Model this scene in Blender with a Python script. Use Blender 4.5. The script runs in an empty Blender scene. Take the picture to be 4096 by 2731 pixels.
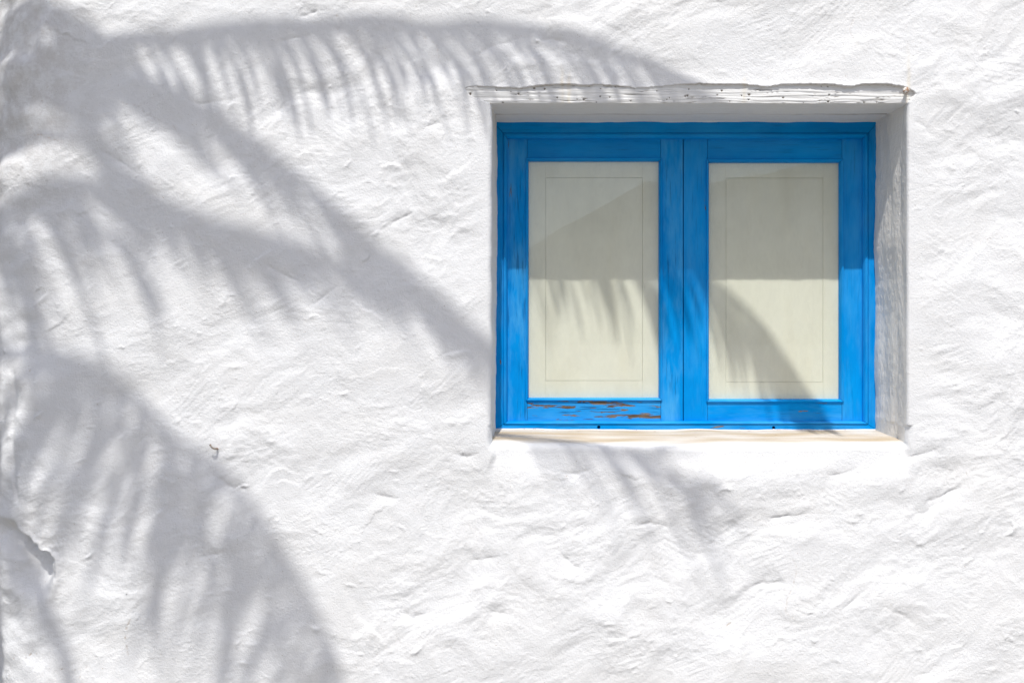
import bpy, bmesh, math
import numpy as np
from mathutils import Vector, Matrix

# ------------------------------------------------------------------ camera, light
DC = 2.72            # camera to wall face
H = 1.5              # camera height
S = 1400.0           # photo pixels per metre on the wall face
AZ = math.radians(6.5)
TANV = 1.81
EL = math.atan(TANV * math.cos(AZ))
SUN = Vector((-math.sin(AZ) * math.cos(EL), -math.cos(AZ) * math.cos(EL), math.sin(EL)))

scene = bpy.context.scene
col = scene.collection
cam = bpy.data.cameras.new('camera')
cam.sensor_width = 36.0
cam.lens = 36.0 * DC / (4096 / S)
cam.clip_start = 0.05
cam.clip_end = 5000
camo = bpy.data.objects.new('camera', cam)
camo.location = (0, -DC, H)
camo.rotation_euler = (math.radians(90), 0, 0)
col.objects.link(camo)
scene.camera = camo

world = bpy.data.worlds.new('World')
scene.world = world
world.use_nodes = True
wn = world.node_tree
sky = wn.nodes.new('ShaderNodeTexSky')
sky.sky_type = 'NISHITA'
sky.sun_disc = False
sky.sun_elevation = EL
sky.sun_rotation = math.radians(188)
sky.air_density = 0.95
sky.dust_density = 2.6
sky.ozone_density = 1.0
wn.nodes['Background'].inputs['Strength'].default_value = 0.138
wn.links.new(sky.outputs[0], wn.nodes['Background'].inputs[0])

sl = bpy.data.lights.new('sun', 'SUN')
sl.energy = 3.7
sl.angle = math.radians(0.53)
sl.color = (1.0, 0.985, 0.96)
so = bpy.data.objects.new('sun', sl)
so.rotation_euler = SUN.to_track_quat('Z', 'Y').to_euler()
so.location = (-1, -4, 9)
col.objects.link(so)

vs = scene.view_settings
vs.view_transform = 'Standard'
vs.look = 'None'
vs.exposure = 0.03
vs.gamma = 1.0
vs.use_curve_mapping = False

# ------------------------------------------------------------------ helpers
def wx(px, d=0.0):
    return (px - 2048.0) / S * (DC + d) / DC

def wz(py, d=0.0):
    return H + (1365.5 - py) / S * (DC + d) / DC

def tag(o, label=None, cat=None, group=None, kind=None):
    if label: o['label'] = label
    if cat: o['category'] = cat
    if group: o['group'] = group
    if kind: o['kind'] = kind
    return o

def empty(name, loc=(0, 0, 0)):
    o = bpy.data.objects.new(name, None)
    o.location = loc
    o.empty_display_size = 0.1
    col.objects.link(o)
    return o

def link(name, me, mat, parent=None):
    o = bpy.data.objects.new(name, me)
    col.objects.link(o)
    if mat is not None and len(me.materials) == 0:
        me.materials.append(mat)
    if parent is not None:
        o.parent = parent
        # parents are unrotated, unscaled empties or meshes: keep world coordinates
        off = Vector((0, 0, 0))
        p = parent
        while p is not None:
            off += Vector(p.location)
            p = p.parent
        o.location = -off
    return o

def mesh_np(name, verts, quads, mat, parent=None, smooth=True, cols=None):
    me = bpy.data.meshes.new(name)
    verts = np.ascontiguousarray(verts, dtype=np.float32)
    quads = np.ascontiguousarray(quads, dtype=np.int32)
    me.vertices.add(len(verts))
    me.vertices.foreach_set('co', verts.ravel())
    nq = len(quads)
    me.loops.add(nq * 4)
    me.loops.foreach_set('vertex_index', quads.ravel())
    me.polygons.add(nq)
    me.polygons.foreach_set('loop_start', np.arange(0, nq * 4, 4, dtype=np.int32))
    me.polygons.foreach_set('use_smooth', np.full(nq, smooth, dtype=bool))
    me.update(calc_edges=True)
    if cols is not None:
        a = me.attributes.new('tint', 'FLOAT_COLOR', 'POINT')
        c4 = np.ones((len(verts), 4), dtype=np.float32)
        c4[:, :3] = cols
        a.data.foreach_set('color', c4.ravel())
    me.validate()
    return link(name, me, mat, parent)

def sstep(a, b, x):
    t = np.clip((x - a) / (b - a), 0, 1)
    return t * t * (3 - 2 * t)

_rng = np.random.RandomState(11)
_P = _rng.permutation(512).astype(np.int64)
_ang = _rng.rand(512) * 2 * np.pi
_GX, _GY = np.cos(_ang), np.sin(_ang)

def _h(i, j, seed):
    return _P[(_P[(i + seed * 37) & 511] + j + seed * 101) & 511]

def pn(x, y, seed=0):
    """gradient noise, about -1..1"""
    xi = np.floor(x).astype(np.int64); yi = np.floor(y).astype(np.int64)
    fx = x - xi; fy = y - yi
    u = fx * fx * fx * (fx * (fx * 6 - 15) + 10)
    v = fy * fy * fy * (fy * (fy * 6 - 15) + 10)
    def g(i, j, dx, dy):
        k = _h(i, j, seed)
        return _GX[k] * dx + _GY[k] * dy
    a = g(xi, yi, fx, fy); b = g(xi + 1, yi, fx - 1, fy)
    c = g(xi, yi + 1, fx, fy - 1); d = g(xi + 1, yi + 1, fx - 1, fy - 1)
    ab = a + u * (b - a); cd = c + u * (d - c)
    return 1.5 * (ab + v * (cd - ab))

def fbm(x, y, seed=0, octs=3, gain=0.5):
    s = 0; a = 1.0
    for o in range(octs):
        s = s + a * pn(x * 2 ** o + 13.7 * o, y * 2 ** o + 5.1 * o, seed + o)
        a *= gain
    return s

def worley(x, y, seed, k=9.0):
    """smooth distance to the nearest of jittered points, and an id value of that cell"""
    xi = np.floor(x).astype(np.int64); yi = np.floor(y).astype(np.int64)
    acc = 0; best = np.full(x.shape, 9.0); bid = np.zeros(x.shape)
    for di in (-1, 0, 1):
        for dj in (-1, 0, 1):
            h1 = _h(xi + di, yi + dj, seed) / 511.0
            h2 = _h(xi + di, yi + dj, seed + 5) / 511.0
            d = np.hypot(x - (xi + di + h1), y - (yi + dj + h2))
            acc = acc + np.exp(-k * d)
            m = d < best
            best = np.where(m, d, best); bid = np.where(m, h1 * 7.31 + h2 * 3.77, bid)
    return -np.log(acc + 1e-12) / k, best, bid % 1.0

# ------------------------------------------------------------------ materials
class NT:
    def __init__(self, name):
        self.m = bpy.data.materials.new(name)
        self.m.use_nodes = True
        self.t = self.m.node_tree
        self.b = self.t.nodes['Principled BSDF']
        self.out = self.t.nodes['Material Output']
    def n(self, typ, **kw):
        nd = self.t.nodes.new(typ)
        for k, v in kw.items():
            if k.startswith('i_'):
                nd.inputs[k[2:].replace('_', ' ')].default_value = v
            else:
                setattr(nd, k, v)
        return nd
    def l(self, a, b):
        self.t.links.new(a, b)
    def coord(self, scale=(1, 1, 1), loc=(0, 0, 0)):
        g = self.n('ShaderNodeNewGeometry')
        mp = self.n('ShaderNodeMapping')
        mp.inputs['Scale'].default_value = scale
        mp.inputs['Location'].default_value = loc
        self.l(g.outputs['Position'], mp.inputs['Vector'])
        return mp.outputs[0]
    def noise(self, vec, scale, detail=3, rough=0.55, dist=0.0):
        nd = self.n('ShaderNodeTexNoise')
        nd.inputs['Scale'].default_value = scale
        nd.inputs['Detail'].default_value = detail
        nd.inputs['Roughness'].default_value = rough
        nd.inputs['Distortion'].default_value = dist
        self.l(vec, nd.inputs['Vector'])
        return nd.outputs['Fac']
    def ramp(self, fac, stops):
        r = self.n('ShaderNodeValToRGB')
        e = r.color_ramp.elements
        while len(e) < len(stops): e.new(0.5)
        for k, (p, c) in enumerate(stops):
            e[k].position = p
            e[k].color = (c[0], c[1], c[2], 1) if hasattr(c, '__len__') else (c, c, c, 1)
        self.l(fac, r.inputs[0])
        return r.outputs['Color']
    def mix(self, fac, a, b, mode='MIX'):
        m = self.n('ShaderNodeMix', data_type='RGBA', blend_type=mode)
        for sock, v in ((m.inputs['Factor'], fac), (m.inputs[6], a), (m.inputs[7], b)):
            if hasattr(v, 'links'): self.l(v, sock)
            elif hasattr(v, '__len__'): sock.default_value = (v[0], v[1], v[2], 1)
            elif sock.type == 'RGBA': sock.default_value = (v, v, v, 1)
            else: sock.default_value = v
        return m.outputs[2]
    def math(self, op, a, b=0.0, c=None):
        m = self.n('ShaderNodeMath', operation=op)
        for sock, v in zip(m.inputs, (a, b, c)):
            if v is None: continue
            if hasattr(v, 'links'): self.l(v, sock)
            else: sock.default_value = v
        return m.outputs[0]
    def bump(self, height, dist, strength=1.0, normal=None):
        b = self.n('ShaderNodeBump')
        b.inputs['Distance'].default_value = dist
        b.inputs['Strength'].default_value = strength
        self.l(height, b.inputs['Height'])
        if normal is not None: self.l(normal, b.inputs['Normal'])
        return b.outputs[0]
    def finish(self, color=None, rough=0.6, normal=None, spec=0.3):
        if color is not None:
            if hasattr(color, 'links'): self.l(color, self.b.inputs['Base Color'])
            else: self.b.inputs['Base Color'].default_value = (*color, 1)
        if hasattr(rough, 'links'): self.l(rough, self.b.inputs['Roughness'])
        else: self.b.inputs['Roughness'].default_value = rough
        self.b.inputs['Specular IOR Level'].default_value = spec
        if normal is not None: self.l(normal, self.b.inputs['Normal'])
        return self.m

def mat_plaster():
    t = NT('limewash_plaster')
    v = t.coord()
    a = t.n('ShaderNodeAttribute', attribute_name='tint')
    n1 = t.noise(v, 9, 4, 0.6)
    base = t.ramp(n1, [(0.3, (0.80, 0.795, 0.785)), (0.7, (0.83, 0.828, 0.82))])
    n2 = t.noise(v, 60, 3, 0.6)
    base = t.mix(t.ramp(n2, [(0.62, 0.0), (0.75, 0.25)]), base, (0.78, 0.755, 0.70))
    bl = t.noise(t.coord((1, 1, 1.6)), 3.2, 6, 0.66, 0.4)
    base = t.mix(t.ramp(bl, [(0.46, 0.0), (0.66, 0.4)]), base, (0.785, 0.77, 0.74))
    pit = t.noise(v, 240, 2, 0.5)
    base = t.mix(t.ramp(pit, [(0.255, 0.6), (0.29, 0.0)]), base, (0.42, 0.34, 0.25))
    c = t.mix(1.0, base, a.outputs['Color'], 'MULTIPLY')
    g1 = t.noise(v, 170, 4, 0.62)
    g2 = t.noise(v, 420, 2, 0.5)
    h = t.math('ADD', g1, t.math('MULTIPLY', g2, 0.5))
    return t.finish(c, 0.92, t.bump(h, 0.0026, 0.65), 0.12)

def mat_lintel():
    t = NT('white_painted_timber')
    v = t.coord((6, 60, 60))
    a = t.n('ShaderNodeAttribute', attribute_name='tint')
    n1 = t.noise(v, 5, 4, 0.6)
    base = t.ramp(n1, [(0.35, (0.76, 0.75, 0.72)), (0.65, (0.82, 0.815, 0.80))])
    c = t.mix(1.0, base, a.outputs['Color'], 'MULTIPLY')
    return t.finish(c, 0.75, t.bump(n1, 0.0012, 0.6), 0.2)

def mat_blue(name, vertical, wear, fade):
    """weathered blue paint; grain along z (vertical) or x"""
    t = NT(name)
    def gv(along, across, loc=(0, 0, 0)):
        return t.coord((across, across, along) if vertical else (along, across, across), loc)
    big = t.noise(gv(3.0, 5.0), 1.6, 3, 0.6)
    streak = t.noise(gv(5, 90, (3, 1, 2)), 2.0, 4, 0.6)
    c = t.ramp(big, [(0.35, (0.000, 0.235, 0.64)), (0.7, (0.000, 0.30, 0.75))])
    # chalky fading
    fm = t.math('MULTIPLY', t.ramp(t.noise(gv(2.2, 9, (7, 2, 9)), 2.2, 4, 0.62), [(0.42, 0.0), (0.68, 1.0)]), fade)
    c = t.mix(fm, c, (0.07, 0.38, 0.74))
    c = t.mix(t.ramp(streak, [(0.30, 0.30), (0.45, 0.0)]), c, (0.0, 0.15, 0.45))
    # fine grain cracks in the paint
    crk = t.noise(gv(10, 210, (1, 5, 4)), 1.0, 3, 0.55)
    where = t.noise(gv(4, 11, (2, 8, 1)), 1.7, 2, 0.5)
    cm = t.math('MULTIPLY', t.ramp(crk, [(0.36, 1.0), (0.43, 0.0)]), t.ramp(where, [(0.42, 0.0), (0.60, 1.0)]))
    cm = t.math('MULTIPLY', cm, min(1.0, 0.10 + 1.7 * wear))
    c = t.mix(cm, c, (0.004, 0.06, 0.19))
    # chips down to bare timber
    chip = t.noise(gv(7, 62, (4, 3, 6)), 1.0, 5, 0.62, 0.6)
    thr = 0.29 + 0.155 * wear
    chm = t.ramp(chip, [(thr - 0.012, 1.0), (thr, 0.0)])
    wood = t.ramp(t.noise(gv(14, 220), 1.0, 3), [(0.35, (0.10, 0.07, 0.048)), (0.65, (0.27, 0.20, 0.14))])
    c = t.mix(chm, c, wood)
    hgt = t.math('SUBTRACT', 1.0, t.math('ADD', t.math('MULTIPLY', chm, 0.8), t.math('MULTIPLY', cm, 0.7)))
    hgt = t.math('ADD', hgt, t.math('MULTIPLY', streak, 0.5))
    rough = t.mix(chm, t.mix(fm, 0.42, 0.6), 0.8)
    return t.finish(c, rough, t.bump(hgt, 0.0011, 0.8), 0.07)

def mat_cream(vertical=True):
    t = NT('cream_painted_panel')
    v = t.coord((1, 1, 1))
    n = t.noise(v, 5, 4, 0.6)
    c = t.ramp(n, [(0.3, (0.84, 0.845, 0.71)), (0.7, (0.865, 0.87, 0.75))])
    st = t.noise(t.coord((9, 9, 2.2), (3, 0, 1)), 1.6, 5, 0.62)
    c = t.mix(t.ramp(st, [(0.50, 0.0), (0.75, 0.35)]), c, (0.78, 0.755, 0.59))
    f = t.noise(t.coord((40, 40, 10)), 6, 2)
    c = t.mix(t.ramp(f, [(0.3, 0.10), (0.5, 0.0)]), c, (0.55, 0.54, 0.42))
    return t.finish(c, 0.6, t.bump(f, 0.0004, 0.4), 0.25)

def mat_glass():
    t = NT('window_glass')
    t.t.nodes.remove(t.b)
    tr = t.n('ShaderNodeBsdfTransparent')
    tr.inputs[0].default_value = (0.985, 0.985, 0.975, 1)
    gl = t.n('ShaderNodeBsdfGlossy')
    gl.inputs['Roughness'].default_value = 0.015
    fr = t.n('ShaderNodeFresnel')
    gb = t.n('ShaderNodeNewGeometry')
    # same air-to-glass reflection on both faces of the thin sheet
    t.l(t.math('ADD', 1.52, t.math('MULTIPLY', gb.outputs['Backfacing'], 1 / 1.52 - 1.52)), fr.inputs[0])
    f = t.math('MULTIPLY', fr.outputs[0], 1.0)
    mx = t.n('ShaderNodeMixShader')
    t.l(f, mx.inputs[0]); t.l(tr.outputs[0], mx.inputs[1]); t.l(gl.outputs[0], mx.inputs[2])
    df = t.n('ShaderNodeBsdfDiffuse')
    df.inputs[0].default_value = (0.62, 0.60, 0.54, 1)
    dn = t.noise(t.coord((1.4, 1.0, 0.8)), 7, 6, 0.68)
    m2 = t.n('ShaderNodeMixShader')
    t.l(t.ramp(dn, [(0.35, 0.01), (0.75, 0.06)]), m2.inputs[0])
    t.l(mx.outputs[0], m2.inputs[1]); t.l(df.outputs[0], m2.inputs[2])
    t.l(m2.outputs[0], t.out.inputs[0])
    return t.m

def mat_simple(name, stops, scale, rough=0.7, bump=0.0, stretch=(1, 1, 1), detail=4, spec=0.3, metal=0.0):
    t = NT(name)
    v = t.coord(stretch)
    n = t.noise(v, scale, detail, 0.6)
    c = t.ramp(n, stops)
    nr = t.bump(n, bump, 0.8) if bump else None
    t.b.inputs['Metallic'].default_value = metal
    return t.finish(c, rough, nr, spec)

def mat_leaf(name, c0, c1):
    t = NT(name)
    n = t.noise(t.coord(), 6, 3)
    c = t.ramp(n, [(0.3, c0), (0.7, c1)])
    t.b.inputs['Transmission Weight'].default_value = 0.0
    return t.finish(c, 0.5, None, 0.4)

M_PL = mat_plaster()
M_LI = mat_lintel()
M_BV = mat_blue('blue_paint_upright', True, 0.06, 0.42)
M_BVW = mat_blue('blue_paint_upright_worn', True, 0.22, 1.0)
M_BH = mat_blue('blue_paint_level', False, 0.08, 0.2)
M_BHW = mat_blue('blue_paint_level_worn', False, 0.95, 0.55)
M_BHM = mat_blue('blue_paint_level_part_worn', False, 0.16, 0.6)
M_CR = mat_cream()
M_GL = mat_glass()
M_DARK = mat_simple('dark_gap_timber', [(0.3, (0.02, 0.018, 0.015)), (0.7, (0.05, 0.04, 0.03))], 20, 0.9)
M_GROUND = mat_simple('pale_gravel_paving', [(0.3, (0.20, 0.185, 0.16)), (0.7, (0.28, 0.26, 0.23))], 7, 0.95, 0.01)
M_HILL = mat_simple('dry_hillside', [(0.3, (0.07, 0.06, 0.045)), (0.7, (0.12, 0.10, 0.075))], 0.02, 0.95)
M_TRUNK = mat_simple('palm_bark', [(0.3, (0.08, 0.06, 0.04)), (0.7, (0.20, 0.15, 0.10))], 14, 0.95, 0.02, (1, 1, 2.5))
M_FROND = mat_leaf('palm_leaf', (0.035, 0.075, 0.02), (0.06, 0.11, 0.035))
M_RACH = mat_simple('palm_stalk', [(0.3, (0.12, 0.14, 0.05)), (0.7, (0.20, 0.20, 0.09))], 20, 0.6)
M_SHRUB = mat_leaf('dark_shrub_leaf', (0.008, 0.02, 0.008), (0.02, 0.04, 0.015))
M_TWIG = mat_simple('twig_bark', [(0.3, (0.05, 0.035, 0.025)), (0.7, (0.09, 0.07, 0.05))], 20, 0.9)
M_NAIL = mat_simple('limewashed_nail', [(0.42, (0.70, 0.68, 0.64)), (0.60, (0.30, 0.16, 0.08))], 160, 0.7, 0.0006)
M_RUST = mat_simple('half_painted_rusty_wire', [(0.40, (0.55, 0.50, 0.44)), (0.58, (0.24, 0.13, 0.07))], 130, 0.75, 0.0006)

# ------------------------------------------------------------------ the setting
def ground():
    n = 40
    xs = np.concatenate([np.linspace(-1500, -20, 12), np.linspace(-15, 15, 41), np.linspace(20, 1500, 12)])
    X, Y = np.meshgrid(xs, xs)
    Z = np.where(np.hypot(X, Y) < 30, 0.01 * fbm(X * 0.8, Y * 0.8, 3, 3), 0)
    V = np.stack([X, Y, Z], -1).reshape(-1, 3)
    m = len(xs)
    I = np.arange(m * m).reshape(m, m)
    Q = np.stack([I[:-1, :-1], I[:-1, 1:], I[1:, 1:], I[1:, :-1]], -1).reshape(-1, 4)
    tag(mesh_np('ground', V, Q, M_GROUND), 'pale gravel ground in front of the white wall', 'ground', kind='structure')
ground()

def hills():
    # a long ridge on the far side of the valley, in front of the wall (it shows mirrored in the panes)
    az = np.radians(np.linspace(-75, 75, 151))
    prof = np.interp(np.degrees(az), [-75, -40, -15, 0, 3, 8.2, 12, 18.5, 26, 40, 75],
                     [3, 3.5, 4.2, 5.3, 6.9, 9.7, 9.4, 10.4, 9.4, 6, 3])
    prof = prof + 0.12 * pn(np.degrees(az) * 0.5, az * 0, 2)
    R = np.linspace(420, 900, 13)
    A, RR = np.meshgrid(az, R)
    k = (RR - 420) / 480.0
    top = np.tan(np.radians(prof))[None, :] * 900
    shape = np.where(k <= 0.75, np.sin(np.clip(k / 0.75, 0, 1) * np.pi / 2), 1 - (k - .75) * 1.2)
    Z = top * shape * 0.835 + 6 * fbm(A * 30, RR * 0.02, 8, 3) * np.clip(k * 4, 0, 1) * np.clip((0.5 - k) * 4, 0, 1)
    V = np.stack([RR * np.sin(A), -RR * np.cos(A), Z - 1.0], -1).reshape(-1, 3)
    n, m = A.shape
    I = np.arange(n * m).reshape(n, m)
    Q = np.stack([I[:-1, :-1], I[1:, :-1], I[1:, 1:], I[:-1, 1:]], -1).reshape(-1, 4)
    tag(mesh_np('hills', V, Q, M_HILL), 'dry brown ridge facing the white wall', 'hill', kind='structure')
hills()

# ------------------------------------------------------------------ the wall
wall = empty('plaster_wall', (0, 0.2, 0))
tag(wall, 'rough white limewashed plaster wall with rounded left corner around the blue window', 'wall')

OX0, OX1 = wx(1967), wx(3631)          # window opening on the wall face
OZ0, OZ1 = H - 0.292, H + 0.700
XC, RC = -1.325, 0.27                  # where the corner starts to turn, its radius

def seg_dist(X, Z, pts):
    """distance to a polyline given in photo pixels"""
    P = [(wx(a), wz(b)) for a, b in pts]
    d = np.full(X.shape, 9.0); tt = np.zeros(X.shape); n = len(P) - 1
    for k in range(n):
        (ax, az_), (bx, bz) = P[k], P[k + 1]
        L2 = (bx - ax) ** 2 + (bz - az_) ** 2
        t = np.clip(((X - ax) * (bx - ax) + (Z - az_) * (bz - az_)) / L2, 0, 1)
        dk = np.hypot(X - ax - t * (bx - ax), Z - az_ - t * (bz - az_))
        tt = np.where(dk < d, (k + t) / n, tt)
        d = np.minimum(d, dk)
    return d, tt

def dabs(X, Z):
    """laps of plaster thrown and wiped by hand: each swells and ends in a short sharp lip"""
    out = np.zeros(X.shape)
    if X.ndim != 2: return out
    us = X[0]; zs = Z[:, 0]
    rs = np.random.RandomState(77)
    for k in range(1900):
        big = k < 330
        cx = -1.75 + 3.4 * rs.rand(); cz = H - 1.1 + 2.2 * rs.rand()
        th = rs.choice([0.45, 0.1, -0.35, 0.8]) + 0.22 * rs.randn()
        L = (0.022 + 0.055 * rs.rand()) if big else (0.008 + 0.022 * rs.rand())
        Wd = L * (0.35 + 0.35 * rs.rand())
        amp = (0.0003 + 0.00085 * rs.exponential()) if big else (0.0003 + 0.00065 * rs.exponential())
        amp = min(amp, 0.0055)
        sharp = 0.0018 + 0.008 * rs.rand() ** 2
        up = -1 if rs.rand() < 0.72 else 1
        curv = 0.35 * rs.randn()
        R = L * 1.5
        ia, ib = np.searchsorted(us, [cx - R, cx + R]); ja, jb = np.searchsorted(zs, [cz - R, cz + R])
        if ib - ia < 2 or jb - ja < 2: continue
        x = X[ja:jb, ia:ib] - cx; z = Z[ja:jb, ia:ib] - cz
        a = (x * math.cos(th) + z * math.sin(th)); b = (-x * math.sin(th) + z * math.cos(th)) * -up
        b = b - curv * a * a / L - 0.10 * L * pn(a / L * 3 + k, a * 0, k % 40) - 0.0035 * pn(a * 160 + k, a * 0, 9) - 0.05 * L * pn(a / L * 9 + k, a * 0, k % 31)
        fa = np.clip(1 - (a / L) ** 2, 0, 1) ** 1.5
        rise = np.where(b < 0, np.exp(-(b / Wd) ** 2 * 2.2), 0)
        drop = np.where(b >= 0, 1 - sstep(0, sharp, b), 0)
        edge = 1 - sstep(0.6, 1.0, np.hypot(x, z) / R)
        out[ja:jb, ia:ib] += amp * fa * (rise + drop) * edge
    return out

def plaster_height(X, Z, fine=True):
    """relief of the plaster, metres outward"""
    wxx = X + 0.05 * fbm(X * 4, Z * 4, 31, 2)
    wzz = Z + 0.05 * fbm(X * 4 + 9, Z * 4, 33, 2)
    h = 0.0085 * fbm(wxx * 2.4, wzz * 2.4, 1, 2)
    # rubble under the plaster
    ca, sa = math.cos(0.35), math.sin(0.35)
    U = wxx * ca + wzz * sa; V = -wxx * sa + wzz * ca
    s, f1, _ = worley(U * 4.2, V * 6.2, 3, 7.0)
    h += 0.0085 * np.clip(0.5 - s, -0.4, 0.6)
    amp = 0.55 + 0.45 * sstep(-0.25, 0.35, pn(X * 1.7, Z * 1.7, 12))
    h += amp * 0.0034 * fbm(U * 6.5, V * 9, 5, 4, 0.55)
    s2, _, _ = worley(U * 9.0 + 3, V * 13.0, 23, 6.0)
    h += 0.0046 * np.clip(0.45 - s2, -0.4, 0.5) * sstep(-0.25, 0.4, pn(X * 2.6, Z * 2.9, 45))
    s3, _, _ = worley(U * 20 + 7, V * 27, 29, 6.0)
    h += 0.0016 * np.clip(0.45 - s3, -0.4, 0.5) * sstep(0.0, 0.5, pn(X * 3.6, Z * 3.9, 47))
    h += dabs(X, Z)
    if fine:
        # brush strokes in patches of changing direction
        _, _, cid = worley(wxx * 5.5 + 0.5, wzz * 6.5, 61, 9.0)
        for q in range(5):
            th = (-0.15, 0.35, 0.8, -0.55, 1.25)[q]
            m = ((cid * 5).astype(int) == q)
            if not m.any(): continue
            xx, zz = X[m], Z[m]
            a_ = xx * math.cos(th) + zz * math.sin(th); b_ = -xx * math.sin(th) + zz * math.cos(th)
            b_ = b_ + 0.004 * pn(a_ * 12, b_ * 12, 70)
            st = pn(a_ * 13, b_ * 120, 71 + q) + 0.6 * pn(a_ * 22, b_ * 240, 81 + q)
            k = sstep(0.0, 0.5, pn(xx * 6, zz * 6, 90 + q))
            h[m] += 0.0006 * st * k
        g = fbm(X * 95, Z * 95, 101, 2, 0.6)
        gm = 0.35 + 0.65 * sstep(-0.2, 0.5, pn(X * 5, Z * 5, 103))
        h += 0.0005 * g * gm
        gr = pn(X * 120, Z * 120, 107)
        h += 0.0016 * sstep(0.45, 0.75, gr) * sstep(0.0, 0.5, pn(X * 7, Z * 7, 109))
    return h

def build_wall():
    ds = 0.0031
    def axis(a0, a1, d0, d1, marks):
        """dense between d0 and d1, coarse outside; passes exactly through the marks"""
        cuts = [d0] + sorted(marks) + [d1]
        out = []
        for a, b in zip(cuts[:-1], cuts[1:]):
            n = max(1, int(round((b - a) / ds)))
            out.append(np.linspace(a, b, n + 1)[:-1])
        lo = [] ; x = d0; st = ds
        while x > a0:
            st *= 1.25; x -= min(st, 0.12); lo.append(x)
        hi = []; x = d1; st = ds
        while x < a1:
            st *= 1.25; x += min(st, 0.12); hi.append(x)
        return np.concatenate([np.array(lo[::-1]), *out, [d1], np.array(hi)])
    # u: unrolled horizontal coordinate (round the corner below XC)
    us = axis(XC - RC * math.pi / 2 - 2.2, 4.2, XC - RC * 1.30, 1.56, [OX0, OX1])
    zs = axis(-0.05, 3.5, H - 1.04, H + 1.04, [OZ0, OZ1])
    U, Z = np.meshgrid(us, zs)
    n, m = U.shape
    i0 = int(np.argmin(abs(us - OX0))); i1 = int(np.argmin(abs(us - OX1)))
    j0 = int(np.argmin(abs(zs - OZ0))); j1 = int(np.argmin(abs(zs - OZ1)))
    h = plaster_height(U, Z)
    X0 = U
    # calmer plaster hugging the opening
    dx = np.maximum(np.maximum(OX0 - U, U - OX1), 0); dz = np.maximum(np.maximum(OZ0 - Z, Z - OZ1), 0)
    dist = np.hypot(dx, dz)
    h *= 0.35 + 0.65 * sstep(0.0, 0.10, dist)
    # the right part bulges a little less
    tint = np.ones((n, m, 3), dtype=np.float32)
    # --- timber lintel bed: plaster set back where the beam shows
    top_px = [(1862, 352), (1900, 346), (1990, 352), (2080, 356), (2170, 343), (2260, 339), (2330, 344), (2400, 341), (2480, 346),
              (2540, 355), (2620, 350), (2700, 342), (2790, 338), (2880, 340), (2960, 339), (3020, 345), (3070, 351), (3120, 341),
              (3200, 339), (3300, 339), (3370, 347), (3410, 350), (3440, 341), (3500, 340), (3560, 342), (3610, 350), (3640, 362), (3656, 373)]
    tx = np.array([wx(a) for a, b in top_px]); tz = np.array([wz(b) for a, b in top_px])
    ztop = np.interp(U, tx, tz) + 0.0016 * pn(U * 70, U * 0, 201)
    zlow_l = np.interp(U, [wx(1862), wx(1880), wx(1920), wx(1960), wx(1970)], [wz(356), wz(378), wz(398), wz(412), wz(414)])
    zlow_r = np.interp(U, [wx(3625), wx(3640), wx(3658)], [wz(412), wz(402), wz(376)])
    zlow = np.where(U < 0.5, zlow_l, zlow_r) + 0.001 * pn(U * 60, U * 0, 202)
    inside = np.minimum(ztop - Z, Z - zlow)
    inside = np.where((U < wx(1862)) | (U > wx(3657)), -1, inside)
    bed = sstep(-0.0005, 0.0030, inside)
    lip = np.exp(-np.clip(Z - ztop, 0, 1) / 0.012) * (Z >= ztop) * sstep(wx(1840), wx(1960), U) * (1 - sstep(wx(3610), wx(3700), U))
    h = h * (1 - bed) 
    # lip of plaster overhanging the beam, thicker to the right
    h += lip * (0.0022 + 0.0055 * sstep(wx(2500), wx(3200), U) * (0.6 + 0.4 * pn(U * 9, U * 0, 205))) * (1 - bed)
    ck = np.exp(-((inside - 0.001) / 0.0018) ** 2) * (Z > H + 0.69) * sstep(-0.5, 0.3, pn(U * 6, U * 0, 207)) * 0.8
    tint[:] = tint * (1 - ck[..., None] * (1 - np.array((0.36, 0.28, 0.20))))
    # --- apron below the sill, set back
    ap = sstep(OX0 - 0.012, OX0 + 0.01, U + 0.01 * pn(Z * 20, Z * 0, 211)) * (1 - sstep(OX1 - 0.005, OX1 + 0.016, U + 0.006 * pn(Z * 18, Z * 0, 212)))
    below = np.clip(OZ0 - Z, 0, 9)
    sl_ = 0.045 + 0.02 * pn(U * 5, U * 0, 213)
    apron = ap * (Z < OZ0 + 0.05) * (1 - sstep(sl_ * 0.2, sl_ * 2.6, below))
    h = h * (1 - 0.5 * apron) - 0.013 * apron
    # --- carved marks of this wall (photo pixels)
    def crease(pts, w, depth, shade=None, wob=0.003):
        Xw = U + wob * pn(U * 28, Z * 28, 221); Zw = Z + wob * pn(U * 28 + 5, Z * 28, 222)
        d, t = seg_dist(Xw, Zw, pts)
        f = np.sin(np.clip(t, 0.03, 0.97) * np.pi) ** 0.6
        nonlocal h
        if shade is None:
            lo = 0.35 + 0.65 * sstep(-0.35, 0.35, pn(U * 34, Z * 34, 224))
            h = h - 0.62 * depth * lo * np.exp(-(d / (w * (0.55 + 0.6 * lo))) ** 2) * f - 0.55 * depth * np.exp(-(d / (w * 4.2)) ** 2) * f
        else:
            f = f * sstep(-0.25, 0.25, pn(U * 90, Z * 90, 226))
            h = h - depth * np.exp(-(d / w) ** 2) * f
        if shade is not None:
            k = (np.exp(-(d / (w * 0.8)) ** 2) * f)[..., None] * shade[3]
            tint[:] = tint * (1 - k) + tint * np.array(shade[:3]) * k
    RUST = (0.62, 0.42, 0.26, 0.7)
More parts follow.
